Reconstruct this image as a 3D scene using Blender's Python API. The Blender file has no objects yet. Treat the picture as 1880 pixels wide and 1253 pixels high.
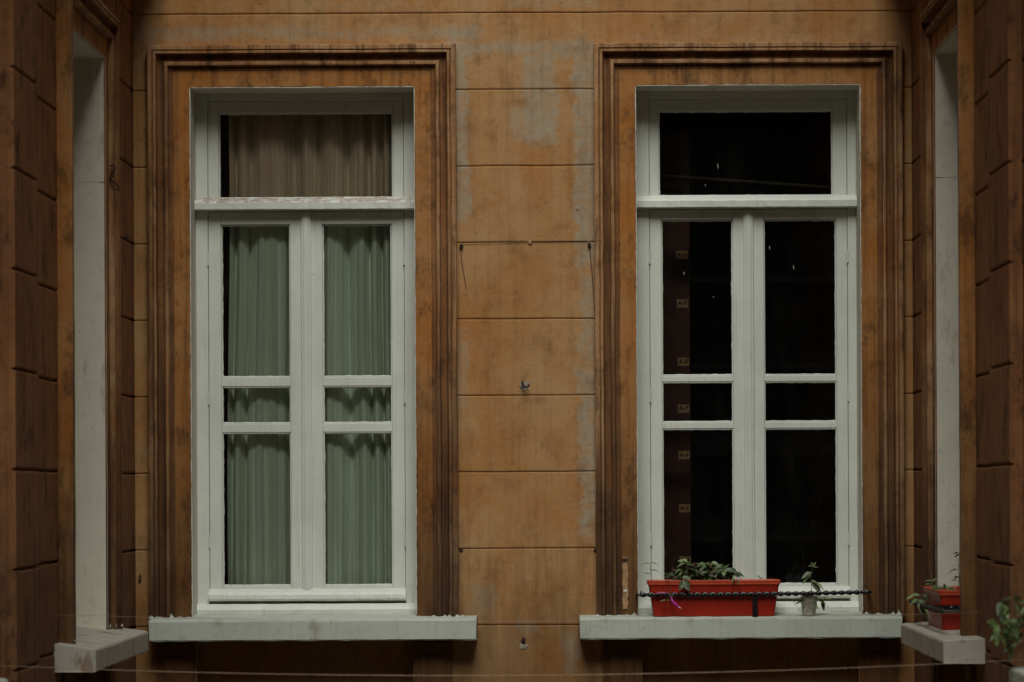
import bpy, bmesh, math, random
from mathutils import Matrix, Vector, noise
R = math.radians
S = bpy.context.scene
C = S.collection
# ---------------------------------------------------------------- camera, sky, sun, exposure
cam = bpy.data.cameras.new('camera'); camo = bpy.data.objects.new('camera', cam); C.objects.link(camo)
DIST = 14.0; PPM = 437.0; EYE = 1.6; ROLL = 0.005
cam.sensor_width = 36; cam.lens = 36*PPM*DIST/1880
cam.shift_x = -100/1880; cam.shift_y = 269/1880
cam.clip_end = 500
camo.matrix_world = Matrix.Translation((0, -DIST, EYE)) @ Matrix.Rotation(R(90), 4, 'X') @ Matrix.Rotation(-ROLL, 4, 'Z')
cam.dof.use_dof = True; cam.dof.focus_distance = 14.0; cam.dof.aperture_fstop = 4.0
S.camera = camo
w = bpy.data.worlds.new('World'); S.world = w; w.use_nodes = True
nt = w.node_tree; nt.nodes.clear()
sky = nt.nodes.new('ShaderNodeTexSky'); sky.sky_type = 'NISHITA'; sky.sun_disc = False
SUN_EL, SUN_AZ = 52, 180
sky.sun_elevation = R(SUN_EL); sky.sun_rotation = R(SUN_AZ); sky.air_density = 1.0; sky.dust_density = 4
hs = nt.nodes.new('ShaderNodeHueSaturation'); hs.inputs['Saturation'].default_value = .35
bg = nt.nodes.new('ShaderNodeBackground'); bg.inputs['Strength'].default_value = .05
wo = nt.nodes.new('ShaderNodeOutputWorld')
nt.links.new(sky.outputs[0], hs.inputs['Color']); nt.links.new(hs.outputs[0], bg.inputs[0]); nt.links.new(bg.outputs[0], wo.inputs[0])
sl = bpy.data.lights.new('sun', 'SUN'); sl.energy = 4.6; sl.angle = R(36); sl.color = (1, .985, .94)
so = bpy.data.objects.new('sun', sl); C.objects.link(so)
az = R(SUN_AZ); el = R(SUN_EL)
sd = Vector((math.sin(az)*math.cos(el), math.cos(az)*math.cos(el), math.sin(el)))   # towards the sun
so.rotation_euler = sd.to_track_quat('Z', 'Y').to_euler(); so.location = sd*20
S.view_settings.view_transform = 'Standard'; S.view_settings.look = 'None'
S.view_settings.exposure = -0.64; S.view_settings.gamma = 1
S.render.filter_size = 1.5
try: S.cycles.filter_width = 1.5
except Exception: pass

# ---------------------------------------------------------------- helpers
rnd = random.Random(7)
def Wp(px, py, y=0.0):
    """measured photograph point -> metres on the plane at depth y"""
    s = PPM*DIST/(DIST+y); dx = px-1040; dy = py-895
    return Vector(((dx-ROLL*dy)/s, y, EYE-(dy+ROLL*dx)/s))

class MB:
    def __init__(s): s.v = []; s.f = []; s.m = []; s.cur = 0
    def add(s, vs, fs):
        b = len(s.v); s.v += [tuple(v) for v in vs]
        for f in fs: s.f.append([i+b for i in f]); s.m.append(s.cur)
    def box(s, x0, x1, y0, y1, z0, z1):
        s.add([(x0,y0,z0),(x1,y0,z0),(x1,y1,z0),(x0,y1,z0),(x0,y0,z1),(x1,y0,z1),(x1,y1,z1),(x0,y1,z1)],
              [(0,3,2,1),(4,5,6,7),(0,1,5,4),(1,2,6,5),(2,3,7,6),(3,0,4,7)])
    def prism(s, prof, x0, x1, n=1, jit=0):
        """profile in (y,z), swept along x"""
        k = len(prof); vs = []
        for i in range(n+1):
            x = x0+(x1-x0)*i/n
            for (y, z) in prof:
                vs.append((x, y+rnd.uniform(-jit, jit), z+rnd.uniform(-jit, jit)))
        fs = []
        for i in range(n):
            for j in range(k):
                a = i*k+j; b = i*k+(j+1) % k
                fs.append((a, b, b+k, a+k))
        fs.append(tuple(range(k))[::-1]); fs.append(tuple(n*k+j for j in range(k)))
        s.add(vs, fs)
    def tube(s, pts, r, n=8, caps=True):
        pts = [Vector(p) for p in pts]; vs = []; fs = []
        rr = r if hasattr(r, '__len__') else [r]*len(pts)
        up = Vector((0, 0, 1)); prev = None
        for i, p in enumerate(pts):
            t = (pts[min(i+1, len(pts)-1)]-pts[max(i-1, 0)]).normalized()
            if prev is None:
                a = up if abs(t.z) < .9 else Vector((1, 0, 0)); nx = t.cross(a).normalized()
            else:
                nx = (prev-t*prev.dot(t)).normalized()
            prev = nx; ny = t.cross(nx)
            for j in range(n):
                an = 2*math.pi*j/n; vs.append(p+(nx*math.cos(an)+ny*math.sin(an))*rr[i])
        for i in range(len(pts)-1):
            for j in range(n):
                a = i*n+j; b = i*n+(j+1) % n; fs.append((a, b, b+n, a+n))
        if caps:
            fs.append(tuple(range(n))[::-1]); fs.append(tuple((len(pts)-1)*n+j for j in range(n)))
        s.add(vs, fs)
    def build(s, name, mats, parent=None, loc=(0, 0, 0), rz=0, bevel=0, smooth=False):
        me = bpy.data.meshes.new(name); me.from_pydata(s.v, [], s.f)
        if not isinstance(mats, (list, tuple)): mats = [mats]
        for m in mats: me.materials.append(m)
        for i, p in enumerate(me.polygons): p.material_index = s.m[i]; p.use_smooth = smooth
        bm = bmesh.new(); bm.from_mesh(me); bmesh.ops.recalc_face_normals(bm, faces=bm.faces); bm.to_mesh(me); bm.free()
        o = bpy.data.objects.new(name, me); C.objects.link(o)
        o.location = loc; o.rotation_euler = (0, 0, rz)
        if parent: o.parent = parent
        if bevel:
            b = o.modifiers.new('bevel', 'BEVEL'); b.width = bevel; b.segments = 2; b.limit_method = 'ANGLE'; b.angle_limit = R(40)
        return o
def tag(o, label=None, cat=None, group=None, kind=None):
    if label: o['label'] = label
    if cat: o['category'] = cat
    if group: o['group'] = group
    if kind: o['kind'] = kind
    return o
def empty(name, loc=(0, 0, 0), rz=0, parent=None):
    o = bpy.data.objects.new(name, None); C.objects.link(o); o.location = loc; o.rotation_euler = (0, 0, rz)
    o.empty_display_size = .1
    if parent: o.parent = parent
    return o

# ---------------------------------------------------------------- materials
class NT:
    def __init__(s, name):
        s.mat = bpy.data.materials.new(name); s.mat.use_nodes = True; s.t = s.mat.node_tree
        s.b = s.t.nodes['Principled BSDF']; s.out = s.t.nodes['Material Output']
        s.geo = s.n('ShaderNodeNewGeometry')
    def n(s, k, **kw):
        o = s.t.nodes.new(k)
        for a, b in kw.items(): setattr(o, a, b)
        return o
    def l(s, a, b): s.t.links.new(a, b)
    def val(s, sock, v):
        if hasattr(v, 'default_value') or hasattr(v, 'is_linked'): s.l(v, sock)
        else: sock.default_value = v
    def noise(s, scale=(1, 1, 1), k=1, detail=5, rough=.6, dist=0, off=(0, 0, 0)):
        mp = s.n('ShaderNodeMapping'); mp.inputs['Scale'].default_value = scale; mp.inputs['Location'].default_value = off
        s.l(s.geo.outputs['Position'], mp.inputs[0])
        o = s.n('ShaderNodeTexNoise'); o.inputs['Scale'].default_value = k; o.inputs['Detail'].default_value = detail
        o.inputs['Roughness'].default_value = rough; o.inputs['Distortion'].default_value = dist
        s.l(mp.outputs[0], o.inputs['Vector']); return o.outputs['Fac']
    def rng(s, v, a, b, c=0, d=1, smooth=True):
        o = s.n('ShaderNodeMapRange'); o.interpolation_type = 'SMOOTHSTEP' if smooth else 'LINEAR'
        s.l(v, o.inputs[0])
        for i, x in zip((1, 2, 3, 4), (a, b, c, d)): o.inputs[i].default_value = x
        return o.outputs[0]
    def math(s, op, a, b=0.0, c=None):
        o = s.n('ShaderNodeMath', operation=op); s.val(o.inputs[0], a); s.val(o.inputs[1], b)
        if c is not None: s.val(o.inputs[2], c)
        return o.outputs[0]
    def mix(s, f, a, b, mode='MIX'):
        o = s.n('ShaderNodeMix', data_type='RGBA', blend_type=mode)
        s.val(o.inputs[0], f)
        for k, v in ((6, a), (7, b)):
            if isinstance(v, tuple): o.inputs[k].default_value = (*v[:3], 1)
            else: s.l(v, o.inputs[k])
        return o.outputs[2]
    def xyz(s):
        o = s.n('ShaderNodeSeparateXYZ'); s.l(s.geo.outputs['Position'], o.inputs[0]); return o.outputs
    def bump(s, h, strength=.3, dist=.01, prev=None):
        o = s.n('ShaderNodeBump'); o.inputs['Strength'].default_value = strength; o.inputs['Distance'].default_value = dist
        s.l(h, o.inputs['Height'])
        if prev: s.l(prev, o.inputs['Normal'])
        return o.outputs[0]
    def fin(s, col, rough=.8, normal=None, spec=.3):
        if isinstance(col, tuple): s.b.inputs['Base Color'].default_value = (*col, 1)
        else: s.l(col, s.b.inputs['Base Color'])
        s.val(s.b.inputs['Roughness'], rough)
        s.b.inputs['Specular IOR Level'].default_value = spec
        if normal: s.l(normal, s.b.inputs['Normal'])
        return s.mat

def plaster(name, base, light, dark, streak=.5, pale=False, grime=(-1.15, -.45, .62), blot=.5):
    m = NT(name)
    big = m.noise(k=1.7, detail=8, rough=.65, dist=.4)
    mid = m.noise(k=6, detail=9, rough=.72, off=(3, 1, 2))
    fine = m.noise(k=70, detail=5, rough=.75)
    grit = m.noise(k=320, detail=2)
    st = m.noise(scale=(30, 30, .8), k=1, detail=7, rough=.7, off=(1, 5, 0))
    col = m.mix(m.rng(big, .36, .62), base, light)
    tan = m.noise(k=9, detail=9, rough=.75, off=(6, 6, 1)); col = m.mix(m.math('MULTIPLY', m.rng(tan, .48, .64), .5), col, light)
    col = m.mix(m.rng(fine, .3, .7, .0, .35), col, (base[0]*1.3, base[1]*1.3, base[2]*1.3))
    xyz = m.xyz()
    if pale:
        o2 = m.noise(k=4.0, detail=8, rough=.72, off=(8, 0, 3))
        col = m.mix(m.math('MULTIPLY', m.rng(o2, .46, .64), .45), col, (.39, .155, .034))
        edge = m.noise(k=9, detail=9, rough=.8, off=(5, 5, 5)); brk = m.noise(k=22, detail=8, rough=.8, off=(2, 5, 9))
        wob = m.math('MULTIPLY_ADD', edge, .22, -.11)
        brk = m.rng(brk, .36, .58, .25, 1)
        def band(x0, hw, z0, z1, amt):
            d = m.math('ABSOLUTE', m.math('SUBTRACT', xyz[0], x0))
            a = m.rng(m.math('ADD', d, wob), hw, hw+.018, 1, 0)
            b = m.math('MULTIPLY', m.rng(m.math('ADD', xyz[2], wob), z0, z0+.05), m.rng(m.math('ADD', xyz[2], wob), z1-.05, z1, 1, 0))
            return m.math('MULTIPLY', m.math('MULTIPLY', m.math('MULTIPLY', a, b), amt), brk)
        for args in ((.098, .034, 1.36, 2.12, 1), (.095, .022, 2.1, 2.5, .8), (.088, .042, 2.5, 3.45, 1), (-.445, .036, 2.70, 3.55, 1), (-.445, .022, 1.9, 2.3, .5), (-.15, .28, 3.40, 3.50, 1),
                     (-.10, .06, 3.02, 3.45, .9), (-.13, .09, 3.04, 3.22, .7), (-1.1, .75, 3.47, 3.56, .8), (.8, .60, 3.455, 3.51, .9), (-.9, .3, 3.60, 3.66, .7), (-.05, .2, 3.6, 3.68, .7),
                     (-.16, .035, .96, 1.06, .8), (.02, .03, .8, 1.02, .9), (-.36, .05, 1.06, 1.22, .6)):
            col = m.mix(band(*args), col, (.36, .295, .20))
    lite = m.noise(scale=(40, 40, 1.3), k=1, detail=6, rough=.7, off=(9, 2, 4))
    col = m.mix(m.math('MULTIPLY', m.rng(lite, .53, .68), streak*.7), col, light)
    col = m.mix(m.math('MULTIPLY', m.rng(mid, .50, .70), .55), col, dark)
    col = m.mix(m.math('MULTIPLY', m.rng(st, .46, .64), streak), col, dark)
    black = (dark[0]*.38, dark[1]*.42, dark[2]*.55)
    speck = m.noise(k=42, detail=6, rough=.8, off=(1, 8, 8)); col = m.mix(m.rng(speck, .56, .70, 0, .55), col, black)
    g2 = m.noise(scale=(3, 3, 1.5), k=3.5, detail=8, rough=.75, off=(4, 4, 4))
    col = m.mix(m.math('MULTIPLY', m.rng(g2, .50, .66), blot), col, black)
    # dirt washed and splashed over the lower part
    g = m.noise(scale=(13, 13, 1.8), k=1, detail=9, rough=.78, off=(2, 2, 7))
    zz = m.math('MULTIPLY_ADD', g, 1.5, m.math('MULTIPLY', xyz[2], -1))
    col = m.mix(m.math('MULTIPLY', m.rng(zz, grime[0], grime[1]), grime[2]), col, black)
    nb = m.bump(big, .25, .02); nb = m.bump(mid, .4, .014, nb); nb = m.bump(fine, .5, .0025, nb); nb = m.bump(grit, .35, .0008, nb)
    return m.fin(col, .88, nb, .2)

M = {}
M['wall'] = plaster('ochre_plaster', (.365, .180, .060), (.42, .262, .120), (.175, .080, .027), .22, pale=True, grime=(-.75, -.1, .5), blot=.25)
M['casing_dark'] = plaster('dark_moulded_plaster', (.165, .062, .019), (.27, .135, .054), (.06, .028, .013), .7, grime=(-1.75, -.25, .75))  # darker plaster for the grooves of the surround
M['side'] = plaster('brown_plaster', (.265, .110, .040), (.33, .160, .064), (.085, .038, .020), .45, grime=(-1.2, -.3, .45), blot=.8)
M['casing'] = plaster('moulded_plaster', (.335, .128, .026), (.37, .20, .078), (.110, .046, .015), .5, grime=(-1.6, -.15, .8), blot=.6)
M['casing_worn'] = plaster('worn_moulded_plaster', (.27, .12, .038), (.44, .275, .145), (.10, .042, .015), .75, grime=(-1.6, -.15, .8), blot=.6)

def paint(name, base=(.655, .69, .615), peel=0.0, stain=0.0, rough=.45, dirt=.35):
    m = NT(name)
    a = m.noise(k=5, detail=6, rough=.7); b = m.noise(scale=(60, 60, 3), k=1, detail=5, off=(2, 3, 1)); c = m.noise(k=140, detail=3)
    col = m.mix(m.rng(a, .35, .7), base, tuple(x*.90 for x in base))
    col = m.mix(m.math('MULTIPLY', m.rng(b, .52, .78), dirt), col, (.36, .34, .27))
    if stain:
        st = m.noise(scale=(7, 7, 2.2), k=1, detail=7, rough=.7, off=(1, 9, 4))
        col = m.mix(m.math('MULTIPLY', m.rng(st, .57, .66), stain), col, (.21, .135, .075))
        s2 = m.noise(k=30, detail=6, rough=.75, off=(7, 3, 4))
        col = m.mix(m.math('MULTIPLY', m.rng(s2, .54, .68), stain*.9), col, (.25, .245, .19))
    ch = m.noise(k=34, detail=8, rough=.82, off=(3, 8, 2)); col = m.mix(m.rng(ch, .655, .68, 0, .7), col, (.20, .16, .11))
    if peel:
        p = m.noise(scale=(26, 26, 40), k=1, detail=8, rough=.8, off=(4, 1, 6)); sp = m.n('ShaderNodeSeparateXYZ'); m.l(m.geo.outputs['Normal'], sp.inputs[0])
        up = m.rng(sp.outputs[2], .1, .6, 0, 1)
        col = m.mix(m.math('MULTIPLY', m.math('MULTIPLY', m.rng(p, .42, .54), up), peel), col, (.30, .24, .19))
    nb = m.bump(b, .25, .002); nb = m.bump(a, .2, .006, nb); nb = m.bump(c, .25, .0007, nb)
    return m.fin(col, rough, nb, .4)
M['white'] = paint('white_gloss_paint')
M['white_peel'] = paint('peeling_white_paint', peel=.9)
M['reveal'] = paint('white_masonry_paint', (.66, .63, .505), stain=.35, rough=.7)
M['sill'] = paint('painted_sill_concrete', (.46, .50, .43), stain=.42, rough=.8, dirt=.5)
M['sill_bare'] = paint('weathered_sill_concrete', (.42, .40, .33), stain=.85, rough=.9, dirt=.6)
M['splash'] = paint('spilled_white_paint', (.62, .66, .60), stain=.1, rough=.6)

def simple(name, col, rough=.6, spec=.3, var=.25, k=20, metal=0, bump=.2):
    m = NT(name); a = m.noise(k=k, detail=5, rough=.65)
    c = m.mix(m.rng(a, .3, .7), tuple(x*(1-var) for x in col), tuple(min(1, x*(1+var)) for x in col))
    m.b.inputs['Metallic'].default_value = metal
    return m.fin(c, rough, m.bump(a, bump, .003), spec)
M['iron'] = simple('black_iron', (.010, .010, .010), .22, .6, metal=.0)
M['rust'] = simple('rusty_iron', (.045, .022, .014), .8, .3)
M['rubber'] = simple('black_cable', (.018, .014, .012), .7)
M['red'] = simple('red_plastic', (.31, .017, .005), .42, .4, .14, 9)
M['red_rim'] = simple('faded_red_plastic', (.48, .065, .022), .45, .4, .14, 9)
M['soil'] = simple('potting_soil', (.03, .02, .013), .95, .1, .6, 60, bump=.8)
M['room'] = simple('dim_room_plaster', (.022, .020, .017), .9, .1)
M['rack'] = simple('brown_cabinet_wood', (.060, .018, .010), .5, .4, .3, 14)
M['rackdark'] = simple('dark_shelf_wood', (.006, .005, .005), .7, .2)
M['tagp'] = simple('aged_label_paper', (.44, .28, .14), .8, .2, .15)
M['ink'] = simple('black_ink', (.01, .008, .008), .8, .1)
M['rail'] = simple('dull_rail_paint', (.10, .075, .045), .6)
M['ground'] = simple('courtyard_paving', (.13, .11, .09), .9, .2, .3, 6)
M['far'] = simple('shaded_courtyard_plaster', (.10, .075, .045), .9, .1, .3, 3)
M['patch'] = simple('bare_mortar', (.36, .22, .115), .9, .1, .25, 40, bump=.6)
M['greypatch'] = simple('grey_mortar', (.27, .235, .17), .95, .1, .25, 60, bump=.8)
M['line'] = simple('nylon_line', (.30, .20, .12), .5, .4)
M['stem'] = simple('plant_stem', (.085, .075, .03), .6)
M['stem_dark'] = simple('dark_stem', (.04, .03, .02), .6)
M['bud'] = simple('magenta_bud', (.38, .035, .25), .5, .3, .3)
M['budtip'] = simple('pale_pink_tip', (.65, .38, .5), .5)

def leafmat(name, col, col2):
    m = NT(name); a = m.noise(k=55, detail=4, rough=.6)
    c = m.mix(m.rng(a, .38, .62), col, col2)
    m.fin(c, .42, m.bump(a, .3, .002), .45)
    tr = m.n('ShaderNodeBsdfTranslucent'); m.l(c, tr.inputs[0]); mx = m.n('ShaderNodeMixShader'); mx.inputs[0].default_value = .2
    m.l(m.b.outputs[0], mx.inputs[1]); m.l(tr.outputs[0], mx.inputs[2]); m.l(mx.outputs[0], m.out.inputs[0])
    return m.mat
M['leaf'] = leafmat('green_leaf', (.07, .12, .034), (.16, .23, .075))
M['leaf_dark'] = leafmat('dark_leaf', (.035, .06, .022), (.075, .115, .04))
M['leaf_pale'] = leafmat('pale_leaf', (.16, .22, .075), (.30, .38, .18))
M['leaf_brown'] = leafmat('bronze_leaf', (.055, .03, .02), (.09, .06, .035))

def glass(name, tint, dust=.02):
    m = NT(name); m.t.nodes.remove(m.b)
    tr = m.n('ShaderNodeBsdfTransparent'); tr.inputs[0].default_value = (*tint, 1)
    gl = m.n('ShaderNodeBsdfGlossy'); gl.inputs['Roughness'].default_value = .06
    wv = m.noise(k=6, detail=2); m.l(m.bump(wv, .12, .01), gl.inputs['Normal'])
    fr = m.n('ShaderNodeFresnel'); fr.inputs[0].default_value = 1.45
    mx = m.n('ShaderNodeMixShader'); m.l(fr.outputs[0], mx.inputs[0]); m.l(tr.outputs[0], mx.inputs[1]); m.l(gl.outputs[0], mx.inputs[2])
    df = m.n('ShaderNodeBsdfDiffuse'); df.inputs[0].default_value = (.35, .34, .3, 1)
    dn = m.noise(scale=(9, 9, 3), k=1, detail=7, rough=.75)
    m2 = m.n('ShaderNodeMixShader'); m.l(m.rng(dn, .45, .85, .002, dust), m2.inputs[0]); m.l(mx.outputs[0], m2.inputs[1]); m.l(df.outputs[0], m2.inputs[2])
    m.l(m2.outputs[0], m.out.inputs[0]); return m.mat
M['glass'] = glass('clear_glass', (.97, .975, .965), .022)
M['glass_green'] = glass('green_tinted_glass', (.965, .999, .958), .04)
M['glass_brown'] = glass('brown_tinted_glass', (.955, .885, .825), .04)  # brown tint laid into the fanlight pane of the curtained window

def curtain_mat():
    m = NT('sheer_curtain_cloth')
    a = m.noise(scale=(120, 1, .8), k=1, detail=4, rough=.7); b = m.noise(scale=(40, 1, .6), k=1, detail=3)
    c = m.mix(m.rng(a, .35, .7), (.80, .86, .75), (.88, .93, .83)); c = m.mix(m.rng(b, .42, .62, 0, .55), c, (.58, .60, .50))  # fine threads, plus broad darker stripes that paint in fold shade
    m.fin(c, .9, None, .1)
    tr = m.n('ShaderNodeBsdfTranslucent'); m.l(c, tr.inputs[0]); mx = m.n('ShaderNodeMixShader'); mx.inputs[0].default_value = .02
    m.l(m.b.outputs[0], mx.inputs[1]); m.l(tr.outputs[0], mx.inputs[2]); m.l(mx.outputs[0], m.out.inputs[0])
    return m.mat
M['curtain'] = curtain_mat()
def plastic_cup():
    m = NT('cloudy_plastic'); a = m.noise(k=30, detail=4)
    c = m.mix(m.rng(a, .35, .65), (.42, .38, .27), (.62, .60, .48)); m.fin(c, .35, None, .5)
    tr = m.n('ShaderNodeBsdfTransparent'); mx = m.n('ShaderNodeMixShader'); mx.inputs[0].default_value = .3
    m.l(m.b.outputs[0], mx.inputs[1]); m.l(tr.outputs[0], mx.inputs[2]); m.l(mx.outputs[0], m.out.inputs[0]); return m.mat
M['cup'] = plastic_cup()

# ---------------------------------------------------------------- ground
g = MB(); g.add([(-60, -80, 0), (60, -80, 0), (60, 40, 0), (-60, 40, 0)], [(0, 1, 2, 3)])
tag(g.build('ground', M['ground']), kind='structure')

# ---------------------------------------------------------------- building
XL, XR = -1.812, 1.458          # side walls
CL, CR = -1.1018, .769          # centres of the two rear windows
HOLE = .478; ZB = 1.0; ZT = EYE+1.692; TOP = 8.6
bld = empty('apartment_building')
tag(bld, 'old ochre plastered building round a narrow courtyard with tall white windows', 'building')
COURSE0 = EYE-.576; COURSE = .3215
def joints(z0, z1):
    k = math.ceil((z0-COURSE0)/COURSE); out = []
    while COURSE0+k*COURSE < z1:
        z = COURSE0+k*COURSE
        if z > z0+.012 and z < z1-.012: out.append(z)
        k += 1
    return out
JOINT = (.0026, .0065)
def block(mb, x0, x1, z0, z1, h=0.0, back=.38, g=None, depth=None, soft=.004):
    """one stretch of coursed plaster; front at local y=-h, real V joints between courses"""
    if g is None: g, depth = JOINT
    pz = [(z0, 0)]
    for z in joints(z0, z1): pz += [(z-g-soft, 0), (z-g, .0015), (z-g*.35, depth), (z+g*.35, depth), (z+g, .0015), (z+g+soft, 0)]
    pz.append((z1, 0))
    n = max(1, int((x1-x0)/.06)); vs = []; fs = []; k = len(pz)
    for i in range(n+1):
        x = x0+(x1-x0)*i/n
        for j, (z, d) in enumerate(pz):
            jz = 0
            if 0 < j < k-1: jz = .0022*noise.noise(Vector((x*6+h*50, 3.1, round(z*3))))
            vs.append((x, -h+d, z+jz))
    for i in range(n):
        for j in range(k-1): a = i*k+j; fs.append((a, a+k, a+k+1, a+1))
    b0 = len(vs)
    vs += [(x0, back, z0), (x1, back, z0), (x1, back, z1), (x0, back, z1)]
    L0, L1 = 0, k-1; R0, R1 = n*k, n*k+k-1
    fs.append((b0, b0+1, b0+2, b0+3)[::-1])
    fs.append(tuple(range(0, k))+(b0+3, b0)); fs.append(tuple(range(R0, R1+1))[::-1]+(b0+1, b0+2))
    fs.append(tuple(i*k for i in range(n+1))+(b0+1, b0)); fs.append(tuple(i*k+k-1 for i in range(n+1))[::-1]+(b0+3, b0+2))
    mb.add(vs, fs)
STOREY = 3.34
def wall(mb, a, b, centres, top=TOP):
    for row, (zp, dz) in enumerate(((0, 0), (ZT, STOREY))):
        zb, zt = ZB+dz, ZT+dz
        xs = a
        for c in centres:
            block(mb, xs, c-HOLE, zb, zt); xs = c+HOLE
            block(mb, c-.455, c+.455, zp if row == 0 else zb-.62, zb, h=-.10)      # recessed apron under the sill
        block(mb, xs, b, zb, zt)
        z0 = zp if row == 0 else zb-.62
        xs = a
        for c in centres: block(mb, xs, c-.455, z0, zb); xs = c+.455
        block(mb, xs, b, z0, zb)
        if row: block(mb, a, b, zp, z0)
    block(mb, a, b, ZT+STOREY, top)
mb = MB(); wall(mb, XL, XR, (CL, CR)); rear = mb.build('wall', M['wall'], bld); rear['label'] = 'ochre rear wall facing the viewer'
JOINT = (.0058, .013)
DL, DR = 1.465, 1.487; NEXT = 3.42
ALEN = 6.2
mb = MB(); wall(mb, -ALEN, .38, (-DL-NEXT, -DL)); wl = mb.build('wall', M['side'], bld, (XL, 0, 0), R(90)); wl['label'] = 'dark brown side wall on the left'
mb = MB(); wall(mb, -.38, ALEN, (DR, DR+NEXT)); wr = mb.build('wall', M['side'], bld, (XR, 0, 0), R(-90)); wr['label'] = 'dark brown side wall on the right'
# pilasters
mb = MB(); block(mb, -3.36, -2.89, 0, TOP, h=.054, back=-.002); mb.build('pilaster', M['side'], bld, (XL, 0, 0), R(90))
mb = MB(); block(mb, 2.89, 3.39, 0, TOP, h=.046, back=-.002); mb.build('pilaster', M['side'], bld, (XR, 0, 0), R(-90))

# unseen ledge added on the side walls to shade the top corners
for nm, x, rz in (('a', XL, R(90)), ('b', XR, R(-90))):
    a_, b_ = (-ALEN, -.004) if rz > 0 else (.004, ALEN)
    m = MB(); m.prism([(-.001, 3.89), (-.001, 3.78), (-.05, 3.79), (-.08, 3.81), (-.09, 3.83), (-.14, 3.845), (-.15, 3.86), (-.15, 3.885), (-.14, 3.90), (-.001, 3.92)], a_, b_, 60, .0012)
    m.build('shade_ledge', M['side'], bld, (x, 0, 0), rz)

# moulded window surround
PROF = [(0, -.006), (0, .015), (.004, .017), (.069, .018), (.072, .020), (.088, .020), (.090, .032), (.093, .040), (.104, .041), (.107, .036),
        (.110, .026), (.120, .023), (.135, .026), (.137, .050), (.141, .055), (.149, .055), (.151, .051), (.155, .051), (.157, .055), (.172, .054), (.176, .050), (.176, -.006)]
def surround(loc, rz, mat):
    e = HOLE-.0075; zt = EYE+1.6846; zb = EYE-.55
    path = [('l', z) for z in [zb+(zt-zb)*i/24 for i in range(24)]] + [('lm', 0)]
    path += [('t', i/10) for i in range(1, 10)] + [('rm', 0)] + [('r', zb+(zt-zb)*i/24) for i in range(23, -1, -1)]
    vs = []; k = len(PROF)
    for (c, t) in path:
        j = rnd.uniform(-.0011, .0011); j2 = rnd.uniform(-.0009, .0009)
        for (wd, h) in PROF:
            if c == 'l': p = (-e-wd+j, -h+j2, t)
            elif c == 'r': p = (e+wd+j, -h+j2, t)
            elif c == 'lm': p = (-e-wd, -h, zt+wd)
            elif c == 'rm': p = (e+wd, -h, zt+wd)
            else: p = (-(e+wd)+2*(e+wd)*t, -h+j2, zt+wd+j)
            vs.append(p)
    fs = [(i*k+j, i*k+j+1, (i+1)*k+j+1, (i+1)*k+j) for i in range(len(path)-1) for j in range(k-1)]
    m = MB(); m.add(vs, fs)
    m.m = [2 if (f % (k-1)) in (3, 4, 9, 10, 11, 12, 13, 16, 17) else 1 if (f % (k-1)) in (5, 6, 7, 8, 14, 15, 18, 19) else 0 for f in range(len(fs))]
    o = m.build('window_surround', mat, bld, loc, rz)
    # pedestals of the surround below the sill
    for s in (-1, 1):
        m = MB(); a, b = sorted((s*.460, s*.618))
        m.box(a, b, -.020, -.001, .36, .955); m.box(a+.028, b-.028, -.027, -.020, .42, .90)
        m.build('pedestal', mat[0], bld, loc, rz, bevel=.004)
    return o
def ragged(mb, ax, edge, a, b, y, w0, w1, inward, step=.006, seed=0):
    """irregular brushed edge of paint: a thin slip of real thickness. ax 'x': runs along x at z=edge; 'z': runs along z at x=edge"""
    n = max(2, int(abs(b-a)/step)); top = []; 
    for i in range(n+1):
        t = a+(b-a)*i/n
        q = .5+.5*noise.noise(Vector((t*38, seed*3.7, edge*5)))
        q = q*.6+.4*(.5+.5*noise.noise(Vector((t*150, seed*1.7, 2))))
        wv = w0+(w1-w0)*q*q
        top.append((t, edge+inward*wv))
    vs = []
    for (t, e2) in top:
        for yy in (y, y-.0009):
            if ax == 'x': vs += [(t, yy, edge), (t, yy, e2)]
            else: vs += [(edge, yy, t), (e2, yy, t)]
    fs = []
    for i in range(n):
        o = i*4; q = o+4
        fs += [(o+2, o+3, q+3, q+2), (o, o+1, q+1, q), (o+1, o+3, q+3, q+1), (o, o+2, q+2, q)]
    mb.add(vs, fs)

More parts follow.
